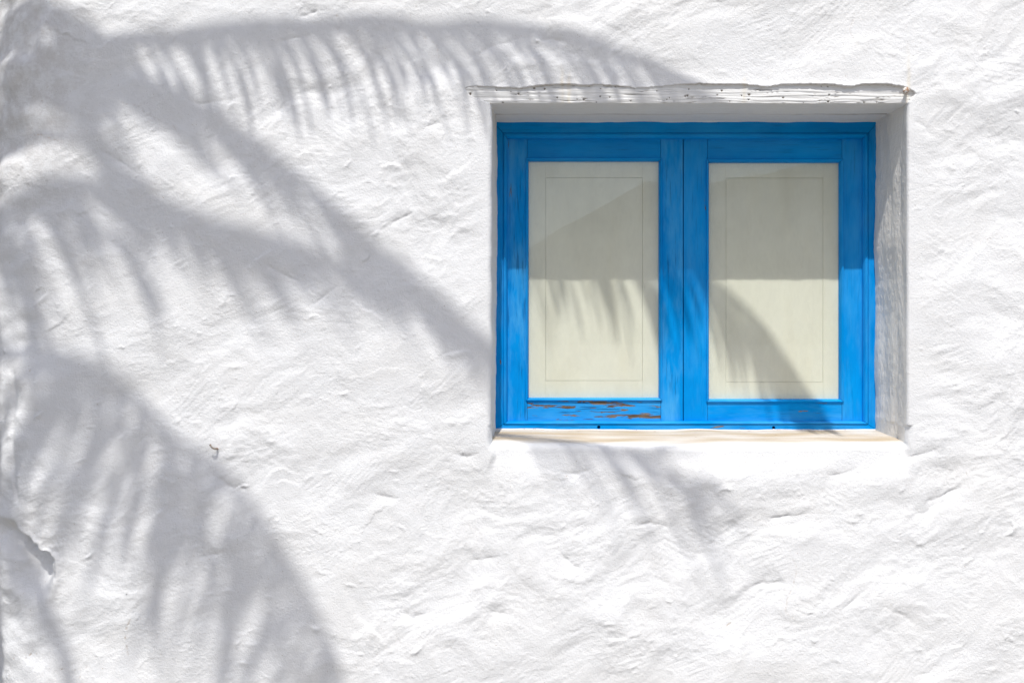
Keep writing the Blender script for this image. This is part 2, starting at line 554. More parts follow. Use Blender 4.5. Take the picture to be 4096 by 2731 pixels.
    for pts, w, dp in (
        ([(1190, 70), (1240, 52), (1290, 42)], 0.004, 0.006), ([(1345, 55), (1360, 110), (1355, 160)], 0.002, 0.003),
        ([(1110, 170), (1180, 150), (1260, 138)], 0.003, 0.003), ([(1870, 240), (1960, 190), (2080, 155)], 0.0025, 0.0025),
        ([(2160, 162), (2210, 155), (2260, 170)], 0.004, 0.005), ([(730, 390), (800, 418), (900, 400), (1000, 380)], 0.003, 0.003),
        ([(400, 600), (470, 640), (560, 700)], 0.004, 0.004), ([(1560, 895), (1610, 870), (1650, 850)], 0.0032, 0.005),
        ([(1700, 515), (1740, 495), (1760, 480)], 0.003, 0.004), ([(1050, 1050), (1120, 1090), (1200, 1130)], 0.004, 0.004),
        ([(1240, 1225), (1300, 1180), (1360, 1140)], 0.003, 0.003), ([(3660, 480), (3690, 500), (3720, 545)], 0.0025, 0.003),
        ([(3710, 2010), (3770, 1985), (3850, 1940)], 0.006, 0.008), ([(3650, 2060), (3700, 2050), (3780, 2000)], 0.006, 0.006),
        ([(3070, 2080), (3140, 2066), (3230, 2055)], 0.004, 0.006), ([(2990, 2360), (3060, 2330), (3150, 2330)], 0.008, 0.008),
        ([(2250, 1890), (2310, 1898), (2360, 1882)], 0.005, 0.006), ([(1490, 1975), (1540, 1985), (1590, 1998)], 0.004, 0.005),
        ([(1960, 2440), (2000, 2455), (2030, 2460)], 0.005, 0.006), ([(1880, 2240), (1950, 2235), (2000, 2225)], 0.004, 0.004),
        ([(2230, 2200), (2280, 2250), (2340, 2290)], 0.005, 0.006), ([(2540, 2100), (2600, 2090), (2680, 2110)], 0.004, 0.005),
        ([(3560, 2440), (3620, 2460), (3660, 2500)], 0.005, 0.006), ([(3480, 2340), (3420, 2400), (3360, 2440)], 0.005, 0.004),
        ([(850, 1900), (930, 1950), (990, 1950)], 0.006, 0.009), ([(800, 2230), (860, 2215), (900, 2205)], 0.005, 0.006),
        ([(1590, 2440), (1650, 2470), (1700, 2455)], 0.006, 0.006), ([(1810, 1810), (1870, 1830), (1920, 1810)], 0.004, 0.005),
        ([(3620, 1835), (3690, 1815), (3750, 1795)], 0.004, 0.006), ([(3300, 1915), (3360, 1900), (3440, 1870)], 0.005, 0.006)):
        crease(pts, w, dp)
    crease([(100, 545), (150, 538), (190, 552), (230, 562)], 0.0018, 0.002, RUST)
    for pts in ([(90, 2640), (110, 2620), (125, 2605)], [(22, 2650), (32, 2630)], [(345, 2672), (349, 2640)], [(318, 2712), (325, 2695)],
                [(515, 2640), (502, 2570), (505, 2510), (530, 2465)], [(240, 2680), (252, 2672)], [(2905, 2510), (2932, 2490)]):
        crease(pts, 0.0022, 0.0015, (0.45, 0.33, 0.22, 0.8), 0.004)
    for pts in ([(1600, 0), (1640, 60), (1655, 130), (1745, 180), (1760, 260)], [(3160, 2200), (3190, 2280), (3165, 2350), (3140, 2430), (3190, 2520)],
                [(470, 410), (560, 430), (640, 500)], [(610, 470), (690, 500), (740, 560)], [(300, 1905), (340, 1895)], [(3420, 40), (3400, 120), (3440, 190)]):
        crease(pts, 0.0016, 0.0012, (0.62, 0.52, 0.42, 0.45), 0.006)
    crease([(508, 2372), (509, 2379)], 0.003, 0.001, (0.05, 0.05, 0.05, 0.95), 0)
    # small rusty flecks
    for px, py in ((590, 1030), (608, 1545), (120, 1480), (2265, 1905), (3425, 305), (1345, 62), (700, 1450), (130, 385), (165, 400), (260, 250), (1258, 1600)):
        crease([(px, py), (px + 6, py + 3)], 0.0022, 0.0006, (0.5, 0.36, 0.22, 0.7), 0.001)
    # rusty weeping marks above the beam
    for px, y0, y1 in ((2248, 250, 345), (2276, 280, 342), (3632, 160, 355), (2978, 300, 345)):
        d, t = seg_dist(U + 0.002 * pn(Z * 40, Z * 0, 231), Z, [(px, y0), (px, y1)])
        k = (np.exp(-(d / 0.005) ** 2) * t)[..., None] * 0.5
        tint[:] = tint * (1 - k) + tint * np.array((0.93, 0.82, 0.62)) * k
    # hollow and fold low on the left
    PX = U * S + 2048.0; PY = 1365.5 - (Z - H) * S
    wobx = 10 * fbm(PX / 60.0, PY / 60.0, 236, 3)
    xr = np.interp(PY + 0.6 * wobx, [2060, 2090, 2140, 2190, 2212, 2250, 2320, 2370, 2430], [-40, 40, 95, 160, 205, 224, 222, 208, 185])
    di = xr - PX + wobx
    pocket = sstep(-6, 52, di) * (1 - sstep(70, 260, di)) * sstep(2070, 2160, PY) * (1 - sstep(2270, 2430, PY))
    rim = np.exp(-(di / 22.0) ** 2) * sstep(2090, 2170, PY) * (1 - sstep(2330, 2420, PY))
    h = h - 0.050 * pocket + 0.008 * rim
    d, t = seg_dist(U, Z, [(40, 1500), (30, 1750), (25, 1900), (45, 2000)])
    h -= 0.006 * np.exp(-(d / 0.012) ** 2)
    # lumps on the corner
    cz = 1 - sstep(XC - 0.1, XC + 0.1, U)
    h += cz * 0.016 * fbm(U * 3.5, Z * 5.5, 241, 3)
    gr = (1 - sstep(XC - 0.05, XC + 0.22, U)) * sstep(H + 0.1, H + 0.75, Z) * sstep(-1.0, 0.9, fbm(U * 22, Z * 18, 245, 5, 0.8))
    tint[:] = tint * (1 - 0.32 * gr[..., None] * (1 - np.array((0.55, 0.50, 0.45))))  # grainy dirt, also painting in deeper shade on the upper corner
    d, t = seg_dist(U, Z, [(150, 60), (120, 150), (105, 210)])
    h -= 0.012 * np.exp(-(d / 0.02) ** 2)
    # --- unroll onto the real wall
    th = np.clip((XC - U) / RC, 0, math.pi / 2)
    X = np.where(U < XC, XC - (RC + h) * np.sin(th), U)
    Y = np.where(U < XC, RC - (RC + h) * np.cos(th), -h)
    far = np.clip(XC - RC * math.pi / 2 - U, 0, 9)
    Y = Y + far
    # rounded arris of the opening, set-back bed of the beam
    rr_side = np.where(U < 0.5, 0.017, 0.008)
    ex = dx + 1e-3 * ((np.abs(U - OX0) < 1e-3) | (np.abs(U - OX1) < 1e-3)); ez = dz + 1e-3 * (np.abs(Z - OZ0) < 1e-3)
    rr = (rr_side * ex ** 2 + 0.020 * ez ** 2) / (ex ** 2 + ez ** 2 + 1e-12) + 1e-6
    rr = np.where(Z > OZ1 - 0.02, 0.002, rr)
    q = np.clip(rr - dist, 0, None)
    Y = Y + np.where(dist < rr, rr - np.sqrt(np.clip(rr ** 2 - q ** 2, 0, None)), 0)
    Y = Y + 0.030 * bed
    # wavering edge of the opening
    near = np.exp(-dist / 0.03)
    wl = 0.0035 * fbm(Z * 5, Z * 0 + 3, 251, 3); wr = 0.003 * fbm(Z * 3, Z * 0 + 7, 253, 2)
    fade_top = 1 - sstep(OZ1 - 0.08, OZ1 - 0.03, Z)
    X = X + near * fade_top * np.where(U < 0.5, wl, wr) * (dx >= 0) * (abs(U - 0.53) > 0.5)
    lowz = 0.006 * np.sin((U - OX0) / (OX1 - OX0) * math.pi) + 0.003 * fbm(U * 5, U * 0, 255, 2)
    Zd = Z + np.exp(-np.abs(Z - OZ0) / 0.04) * lowz * ((U > OX0 + 1e-5) & (U < OX1 - 1e-5)) * (-1)
    # wall head rolls back
    P = np.stack([X, Y, Zd], -1)
    idx = np.arange(n * m).reshape(n, m)
    keep = np.ones((n - 1, m - 1), bool)
    keep[j0:j1, i0:i1] = False
    Q = np.stack([idx[:-1, :-1], idx[:-1, 1:], idx[1:, 1:], idx[1:, :-1]], -1)[keep]
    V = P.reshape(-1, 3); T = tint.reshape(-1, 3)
    Vs, Ts, Qs = [V], [T], [Q]
    base = len(V)
    K = 84
    dep = np.linspace(0, 0.252, K + 1)
    # jambs
    for side, ii in ((-1, i0), (1, i1)):
        e = P[j0:j1 + 1, ii]                         # edge on the wall face
        nz = len(e)
        D_, Zz = np.meshgrid(dep[1:], e[:, 2])
        k = D_ / 0.252
        xe = e[:, 0][:, None]
        back = (wx(1988, .24) if side < 0 else wx(3503, .24)) 
        zpx = (e[:, 2] - H)
        wav = 0.0022 * fbm(e[:, 2] * 7, e[:, 2] * 0, 261 + side, 3) + 0.0010 * pn(e[:, 2] * 40, e[:, 2] * 0, 265)
        if side < 0:
            wav = wav - 0.006 * sstep(0.3, -0.3, zpx)
        else:
            wav = wav - 0.006 * np.exp(-((zpx - 0.30) / 0.09) ** 2) - 0.004 * np.exp(-((zpx + 0.04) / 0.10) ** 2)
        tt = k * k * (3 - 2 * k)
        xx = xe + (back + wav[:, None] - xe) * (0.5 * k + 0.5 * tt)
        strokes = 0.0008 * pn(Zz * 9 + D_ * 14, D_ * 60 + Zz * 3, 271) * sstep(-0.3, 0.3, pn(Zz * 6, D_ * 25, 274)) + 0.0040 * fbm(Zz * 3.5, D_ * 11, 273, 2)
        flecks = 0.0008 * fbm(Zz * 40, D_ * 95, 275, 2) 
        env = np.clip(np.minimum(k * 8, (1 - k) * 6), 0, 1)
        xx = xx - side * (strokes + flecks) * env
        yy = e[:, 1][:, None] + (0.252 - e[:, 1][:, None]) * k
        vv = np.stack([xx, yy, np.repeat(e[:, 2][:, None], K, 1)], -1)
        Vs.append(vv.reshape(-1, 3)); Ts.append(np.ones((nz * K, 3)) * (0.985, 0.96, 0.915))
        ids = base + np.arange(nz * K).reshape(nz, K); base += nz * K
        full = np.concatenate([idx[j0:j1 + 1, ii][:, None], ids], 1)
        q = np.stack([full[:-1, :-1], full[:-1, 1:], full[1:, 1:], full[1:, :-1]], -1).reshape(-1, 4)
        Qs.append(q if side < 0 else q[:, ::-1])
    # sill
    e = P[j0, i0:i1 + 1]
    nx = len(e)
    D_, Xx = np.meshgrid(dep[1:], e[:, 0])
    k = D_ / 0.252
    zb = wz(1720, .24) + 0.0022 * fbm(e[:, 0] * 6, e[:, 0] * 0, 281, 3) + 0.003 * sstep(0.25, -0.05, e[:, 0])
    zz = e[:, 2][:, None] + (zb[:, None] - e[:, 2][:, None]) * (k ** 0.55)
    zz = zz + 0.0010 * fbm(Xx * 9, D_ * 30, 283, 3) * np.clip((1 - k) * 5, 0, 1) + 0.0035 * np.exp(-np.clip(0.238 - D_, 0, 1) / 0.005)
    yy = e[:, 1][:, None] + (0.252 - e[:, 1][:, None]) * k
    vv = np.stack([np.repeat(e[:, 0][:, None], K, 1), yy, zz], -1)
    dirt = sstep(-0.08, 0.15, k) * (1 - sstep(0.90, 0.955, k)) * (0.80 + 0.16 * pn(Xx * 4, D_ * 70, 285) + 0.35 * pn(Xx * 7, D_ * 16, 286))
    dirt = np.clip(dirt, 0, 1)[..., None]
    spk = np.zeros(Xx.shape)
    rs = np.random.RandomState(15)
    for q_ in range(26):
        cxs = OX0 + (OX1 - OX0) * rs.rand(); cds = 0.235 - 0.16 * rs.rand() ** 3
        spk = np.maximum(spk, np.exp(-(np.hypot((Xx - cxs) / (0.6 + rs.rand()), D_ - cds) / (0.0025 + 0.003 * rs.rand())) ** 2))
    spk = (spk * sstep(-0.2, 0.2, pn(Xx * 200, D_ * 200, 288)))[..., None] * 0.8
    Vs.append(vv.reshape(-1, 3)); Ts.append((1 - spk * (1 - np.array((0.45, 0.28, 0.16)))).reshape(-1, 3) * (1 - dirt * (1 - np.array((0.60, 0.49, 0.35)))).reshape(-1, 3))
    ids = base + np.arange(nx * K).reshape(nx, K); base += nx * K
    full = np.concatenate([idx[j0, i0:i1 + 1][:, None], ids], 1)
    q = np.stack([full[:-1, :-1], full[1:, :-1], full[1:, 1:], full[:-1, 1:]], -1).reshape(-1, 4)
    Qs.append(q)
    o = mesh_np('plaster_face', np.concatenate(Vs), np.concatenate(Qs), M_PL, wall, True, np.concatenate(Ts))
build_wall()

def box_mesh(name, x0, x1, y0, y1, z0, z1, bevel=0.0, segs=2):
    bm = bmesh.new()
    bmesh.ops.create_cube(bm, size=1.0)
    for v in bm.verts:
        v.co = Vector((x0 + (v.co.x + .5) * (x1 - x0), y0 + (v.co.y + .5) * (y1 - y0), z0 + (v.co.z + .5) * (z1 - z0)))
    if bevel > 0:
        bmesh.ops.bevel(bm, geom=bm.edges[:], offset=bevel, segments=segs, affect='EDGES', profile=0.6)
    me = bpy.data.meshes.new(name)
    bm.to_mesh(me); bm.free()
    for p in me.polygons: p.use_smooth = False
    return me

def wall_core():
    # masonry behind the plaster: closes the niche and the wall head
    link('masonry_core', box_mesh('masonry_core', XC - RC + 0.06, 4.15, 0.36, 0.62, 0.0, 3.45, 0.02), M_PL, wall)
    link('coping', box_mesh('coping', XC - RC + 0.02, 4.2, 0.012, 0.66, 3.42, 3.5, 0.025, 3), M_PL, wall)
wall_core()

# ------------------------------------------------------------------ timber lintel
def lintel():
    root = empty('lintel', (wx(2750), 0.1, wz(380)))
    root.parent = wall
    root.location = Vector((wx(2750), 0.1, wz(380))) - Vector(wall.location)
    x0, x1 = wx(1835), wx(3690)
    zb = wz(414)
    def beam(name, y0, y1, zlow, ztop, front):
        nx = int((x1 - x0) / 0.0024)
        xs = np.linspace(x0, x1, nx + 1)
        # section unrolled: front face from top down, arris, then underside towards the back
        nf = int((ztop - zlow) / 0.0014); nu = int((y1 - y0) / 0.0020)
        sy = np.concatenate([np.full(nf, y0), np.linspace(y0, y1, nu + 1)])
        sz = np.concatenate([np.linspace(ztop, zlow, nf + 1)[:-1], np.full(nu + 1, zlow)])
        ny = np.concatenate([np.full(nf, -1.0), np.zeros(nu + 1)]); nz = np.concatenate([np.zeros(nf), np.full(nu + 1, -1.0)])
        kk = nf
        for a in range(-2, 3):                         # worn arris
            w = (a + 2) / 4 * math.pi / 2
            ny[kk + a] = -math.cos(w); nz[kk + a] = -math.sin(w)
        arc = np.concatenate([[0], np.cumsum(np.hypot(np.diff(sy), np.diff(sz)))])
        A, X = np.meshgrid(arc, xs)
        nn = A.shape[1]
        Aw = A + 0.004 * fbm(X * 5, A * 25, 300, 2) - 0.01 * (X - x0)* 0.5
        g = fbm(X * 3.0, Aw * 120, 301, 3, 0.6)
        fine_ = pn(X * 9, Aw * 420, 305)
        rg = 1 - np.abs(fbm(X * 4.5, Aw * 85, 307, 2, 0.5))
        cr = np.clip(rg, 0, 1) ** 34 * sstep(-0.15, 0.3, pn(X * 7, A * 60, 309))
        is_front = (np.arange(nn) < nf)[None, :]
        amt = np.where(is_front, 1.0, 0.22)
        disp = amt * (0.0013 * g + 0.0005 * fine_ - 0.0030 * cr) 
        wave = 0.0022 * fbm(X * 4, X * 0, 311, 3)
        edge = np.exp(-np.abs(np.arange(nn) - nf)[None, :] / 3.0)
        disp = disp - edge * (0.0016 * (1 + pn(X * 26, X * 0, 313)))
        dark = amt * np.clip(cr * 1.3, 0, 1) * 0.55
        if front:
            rs = np.random.RandomState(5)
            for _ in range(46):
                hx = x0 + 0.03 + rs.rand() * (x1 - x0 - 0.06); ha = rs.rand() * 0.05 + (ztop - zlow - 0.052); r = 0.0012 + 0.0022 * rs.rand() ** 2
                if rs.rand() < 0.35: hx = x0 + 0.05 + 0.4 * rs.rand()
                d = np.hypot((X - hx), A - ha)
                k = np.exp(-(d / r) ** 4)
                disp = disp - 0.004 * k; dark = np.maximum(dark, k)
        else:
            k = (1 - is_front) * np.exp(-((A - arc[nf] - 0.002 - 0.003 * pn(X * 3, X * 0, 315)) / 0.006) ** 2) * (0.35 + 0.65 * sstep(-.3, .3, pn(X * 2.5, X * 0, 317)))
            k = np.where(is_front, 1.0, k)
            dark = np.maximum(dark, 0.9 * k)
        Y = sy[None, :] + ny[None, :] * disp
        Zc = sz[None, :] + nz[None, :] * disp + wave * np.where(is_front, edge, 1) + 0 * X
        if not front:
            # torn paint edge against the frame head
            kb = sstep(0.085, 0.105, A - arc[nf])
            Zc = Zc - kb * (0.0025 + 0.0035 * fbm(X * 6, X * 0, 319, 3))
        V = np.stack([X, Y, Zc], -1).reshape(-1, 3)
        warm = np.clip(0.4 * pn(X * 2.5, A * 9, 321) + 0.2, 0, 1)[..., None] * 0.35
        T = 1 - warm * (1 - np.array((0.97, 0.94, 0.87)))
        for px in (2248, 2276, 3630, 2978):
            w_ = (np.exp(-((X - wx(px)) / 0.006) ** 2) * is_front * (0.5 + 0.5 * pn(X * 90, A * 50, 323)))[..., None] * 0.6
            T = T * (1 - w_) + T * np.array((0.92, 0.80, 0.58)) * w_
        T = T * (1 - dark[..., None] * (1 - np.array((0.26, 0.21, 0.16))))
        n_, m_ = A.shape
        I = np.arange(n_ * m_).reshape(n_, m_)
        Q = np.stack([I[:-1, :-1], I[:-1, 1:], I[1:, 1:], I[1:, :-1]], -1).reshape(-1, 4)
        mesh_np(name, V, Q, M_LI, root, True, T.reshape(-1, 3))
    beam('beam', 0.003, 0.128, zb, zb + 0.062, True)
    beam('beam', 0.142, 0.262, zb + 0.003, zb + 0.04, False)
    return root
lintel()

# ------------------------------------------------------------------ the window
win = empty('casement_window', (wx(2745, .25), 0.26, wz(1712, .25)))
tag(win, 'blue painted wooden two leaf casement window with cream panels in the white wall', 'window')

def jitter_members(pts_out, pts_in):
    pass

def mitred(name, outer, inner, profile, mats, parent, gap=0.0007, yback=None):
    """four mitred members round a rectangle. profile: (t, y) from the outer edge (t=0) to the inner edge (t=1)"""
    ox0, ox1, oz0, oz1 = outer; ix0, ix1, iz0, iz1 = inner
    corners = [((ox0, oz1), (ix0, iz1)), ((ox1, oz1), (ix1, iz1)), ((ox1, oz0), (ix1, iz0)), ((ox0, oz0), (ix0, iz0))]
    obs = []
    for k in range(4):
        (ao, ai), (bo, bi) = corners[k], corners[(k + 1) % 4]
        along = Vector((bo[0] - ao[0], bo[1] - ao[1])).normalized()
        bm = bmesh.new()
        rowa, rowb = [], []
        N = 24
        rows = []
        for (t, y) in profile:
            pa = Vector(ao).lerp(Vector(ai), t) + along * gap
            pb = Vector(bo).lerp(Vector(bi), t) - along * gap
            row = []
            for q in range(N + 1):
                p = pa.lerp(pb, q / N)
                row.append(bm.verts.new((p.x, y, p.y)))
            rows.append(row)
        for r in range(len(rows) - 1):
            for q in range(N):
                bm.faces.new((rows[r][q], rows[r][q + 1], rows[r + 1][q + 1], rows[r + 1][q]))
        # end caps and back
        bm.faces.new([r[0] for r in rows]); bm.faces.new([r[-1] for r in rows][::-1])
        for q in range(N):
            bm.faces.new((rows[0][q + 1], rows[0][q], rows[-1][q], rows[-1][q + 1]))
        bmesh.ops.recalc_face_normals(bm, faces=bm.faces[:])
        me = bpy.data.meshes.new(name)
        bm.to_mesh(me); bm.free()
        obs.append(link(name, me, mats[k], parent))
    return obs

def drill(o, cx, cz, r, y0, y1):
    """round weep hole through a member"""
    me = bpy.data.meshes.new('hole_cutter')
    bm = bmesh.new()
    bmesh.ops.create_cone(bm, cap_ends=True, segments=20, radius1=r, radius2=r, depth=y1 - y0,
                          matrix=Matrix.Translation((cx, (y0 + y1) / 2, cz)) @ Matrix.Rotation(math.pi / 2, 4, 'X'))
    bm.to_mesh(me); bm.free()
    c = bpy.data.objects.new('hole_cutter', me); col.objects.link(c)
    md = o.modifiers.new('hole', 'BOOLEAN'); md.operation = 'DIFFERENCE'; md.object = c; md.solver = 'EXACT'
    bpy.context.view_layer.update()
    dg = bpy.context.evaluated_depsgraph_get()
    new = bpy.data.meshes.new_from_object(o.evaluated_get(dg))
    o.modifiers.remove(md)
    o.data = new
    bpy.data.objects.remove(c)

def window():
    YF = 0.240
    fr = empty('frame'); fr.parent = win
    W = Vector(win.location)
    fr.location = (0, 0, 0)
    outer = (wx(1958, YF), wx(3530, YF), wz(1735, YF), wz(470, YF))
    inner = (wx(2030, YF), wx(3455, YF), wz(1685, YF), wz(553, YF))
    def prof(tb):
        # flat, small quirk, rounded bead, return to the leaf
        pr = [(0.0, YF + 0.05), (0.0, YF), (tb, YF), (tb + 0.015, YF + 0.0022), (tb + 0.03, YF - 0.0005)]
        for a in range(1, 6):
            w = a / 6 * math.pi
            pr.append((tb + 0.03 + (0.97 - tb - 0.03) * (a / 6), YF - 0.0045 * math.sin(w) ** 0.7 + 0.004 * (a / 6) ** 2))
        pr += [(0.985, YF + 0.006), (1.0, YF + 0.009), (1.0, YF + 0.05)]
        return pr
    # sides are wider than head and foot: each member has its own proportions, the mitre follows
    obs = mitred('frame_rail', outer, inner, prof(0.74), [M_BH, M_BV, M_BHM, M_BV], fr)
    for k in (1, 3): obs[k].name = 'frame_stile'
    for px, py in ((2395, 1708), (3095, 1710)):
        drill(obs[2], wx(px, YF), wz(py, YF), 0.0052, YF - 0.03, YF + 0.035)
    YL = 0.256
    def sash(x0, x1, bx0, bx1, bt, bb, g0, g1, gt, gb, panel, label, worn):
        s = empty('sash'); s.parent = win; s.location = (wx((x0 + x1) / 2, YL) - W.x, YL - W.y, 0)
        s['label'] = label
        X0, X1 = wx(x0, YL), wx(x1, YL); ZT, ZB = wz(545, YL), wz(1693, YL)
        SX0, SX1 = wx(bx0, YL), wx(bx1, YL); ZBT, ZBB = wz(bt, YL), wz(bb, YL)
        e = 0.0009
        def piece(nm, a, b, c, d, m, y=YL):
            return link(nm, box_mesh(nm, a, b, y, y + 0.040, c, d, 0.0009, 2), m, s)
        piece('stile', X0, SX0 + 0.004, ZB, ZT, M_BVW if worn else M_BV)
        piece('stile', SX1 - 0.004, X1, ZB, ZT, M_BVW if (worn or True) and x0 < 2400 else M_BV)
        piece('rail', SX0 + 0.004 + e, SX1 - 0.004 - e, ZBT - 0.004, ZT, M_BH, YL + 0.0006)
        piece('rail', SX0 + 0.004 + e, SX1 - 0.004 - e, ZB, ZBB + 0.004, M_BHW if worn else M_BHM, YL + 0.0006)
        G = (wx(g0, YL), wx(g1, YL), wz(gb, YL), wz(gt, YL))
        out = (SX0, SX1, ZBB, ZBT)
        pr = [(0.0, YL + 0.02), (0.0, YL - 0.0035), (0.12, YL - 0.0050), (0.35, YL - 0.0052), (0.6, YL - 0.0030), (0.8, YL + 0.0010), (0.93, YL + 0.0055), (1.0, YL + 0.0105), (1.0, YL + 0.02)]
        mitred('glazing_bead', out, G, pr, [M_BH, M_BV, M_BHM, M_BV], s)
        # glass, then the cream panel close behind it
        yg = YL + 0.0125
        gm = box_mesh('pane', G[0] - 0.006, G[1] + 0.006, yg, yg + 0.003, G[2] - 0.006, G[3] + 0.006)
        link('pane', gm, M_GL, s)
        yp = YL + 0.0175
        l0, l1, lt, lb = panel
        a0, a1 = wx(l0, yp), wx(l1, yp); c1, c0 = wz(lt, yp), wz(lb, yp)
        gx0, gx1, gz0, gz1 = G[0] - 0.008, G[1] + 0.008, G[2] - 0.008, G[3] + 0.008
        g_ = 0.0004
        def pb(nm, x0_, x1_, z0_, z1_, dy=0.0):
            link(nm, box_mesh(nm, x0_, x1_, yp + dy, yp + 0.012 + dy, z0_, z1_, 0.0004, 1), M_CR, s)
        pb('panel_stile', gx0, a0 - g_ * .6, gz0, gz1); pb('panel_stile', a1 + g_ * .6, gx1, gz0, gz1)
        pb('panel_rail', a0 - g_ * .2, a1 + g_ * .2, c1 + g_, gz1, 0.0001); pb('panel_rail', a0 - g_ * .2, a1 + g_ * .2, gz0, c0 - g_, 0.0001)
        pb('panel', a0 + g_, a1 - g_, c0 + g_, c1 - g_, 0.0003)
        link('panel_backing', box_mesh('panel_backing', gx0, gx1, yp + 0.0135, yp + 0.02, gz0, gz1), M_DARK, s)
    sash(2026, 2731.6, 2103, 2649, 632, 1602, 2115, 2637, 644, 1591, (2183, 2570, 711, 1522), 'left casement leaf with peeling paint on its bottom rail', True)
    sash(2735.0, 3460, 2825, 3374, 637, 1608, 2838, 3361, 649, 1596, (2904, 3292, 713, 1527), 'right casement leaf with sound paint', False)
window()

# ------------------------------------------------------------------ nails
def tube(bm, pts, radii, seg=10):
    rings = []
    n = len(pts)
    for k in range(n):
        a = pts[max(k - 1, 0)]; b = pts[min(k + 1, n - 1)]
        t = (b - a).normalized()
        u = t.cross(Vector((0.13, 0.27, 0.95)))
        u.normalize(); v = t.cross(u)
        rings.append([bm.verts.new(pts[k] + (u * math.cos(w) + v * math.sin(w)) * radii[k]) for w in [2 * math.pi * q / seg for q in range(seg)]])
    for k in range(n - 1):
        for q in range(seg):
            bm.faces.new((rings[k][q], rings[k][(q + 1) % seg], rings[k + 1][(q + 1) % seg], rings[k + 1][q]))
    bm.faces.new(rings[0][::-1]); bm.faces.new(rings[-1])
    return rings

def bm_obj(name, bm, mat, parent=None, smooth=True):
    bmesh.ops.recalc_face_normals(bm, faces=bm.faces[:])
    me = bpy.data.meshes.new(name)
    bm.to_mesh(me); bm.free()
    for p in me.polygons: p.use_smooth = smooth
    return link(name, me, mat, parent)

def nails():
    # paint-clogged nail at the right end of the beam
    bm = bmesh.new()
    c = Vector((wx(3620), 0.0, wz(373)))
    tube(bm, [c + Vector((0.008, 0.03, 0.000)), c + Vector((0.004, 0.002, 0.001)), c + Vector((-0.001, -0.008, 0.003)), c + Vector((-0.004, -0.016, 0.004))], [0.0035, 0.0038, 0.005, 0.0062])
    tube(bm, [c + Vector((-0.0035, -0.0165, 0.0035)), c + Vector((-0.0045, -0.020, 0.0045))], [0.0095, 0.0085], 14)
    tag(bm_obj('nail', bm, M_NAIL), 'stubby whitewashed nail in the right end of the timber lintel', 'nail')
    # bent wire hook in the plaster on the left
    bm = bmesh.new()
    p = [(871, 1796, 0.03), (870, 1794, -0.004), (866, 1792, -0.013), (858, 1788, -0.017), (852, 1781, -0.019), (849, 1774, -0.020)]
    tube(bm, [Vector((wx(a), y, wz(b))) for a, b, y in p], [0.0030, 0.0030, 0.0030, 0.0028, 0.0027, 0.0026])
    tag(bm_obj('wire_hook', bm, M_RUST), 'small bent rusty wire hook sticking out of the plaster left of the window', 'hook')
nails()

# ------------------------------------------------------------------ the palm in front of the wall (above and left of the picture)
def sunpt(px, py, h):
    """the point at distance h in front of the wall whose shadow falls on this photo pixel of the wall face"""
    return Vector((wx(px) - h * math.tan(AZ), -h, wz(py) + h * TANV))

CROWN = sunpt(-230, 380, 1.75)

def catmull(pts, n):
    out = []
    P = [pts[0] * 2 - pts[1]] + pts + [pts[-1] * 2 - pts[-2]]
    m = len(pts) - 1
    for k in range(n + 1):
        f = k / n * m
        i = min(int(f), m - 1); t = f - i
        a, b, c, d = P[i], P[i + 1], P[i + 2], P[i + 3]
        out.append(0.5 * ((2 * b) + (c - a) * t + (2 * a - 5 * b + 4 * c - d) * t * t + (3 * b - a - 3 * c + d) * t ** 3))
    return out

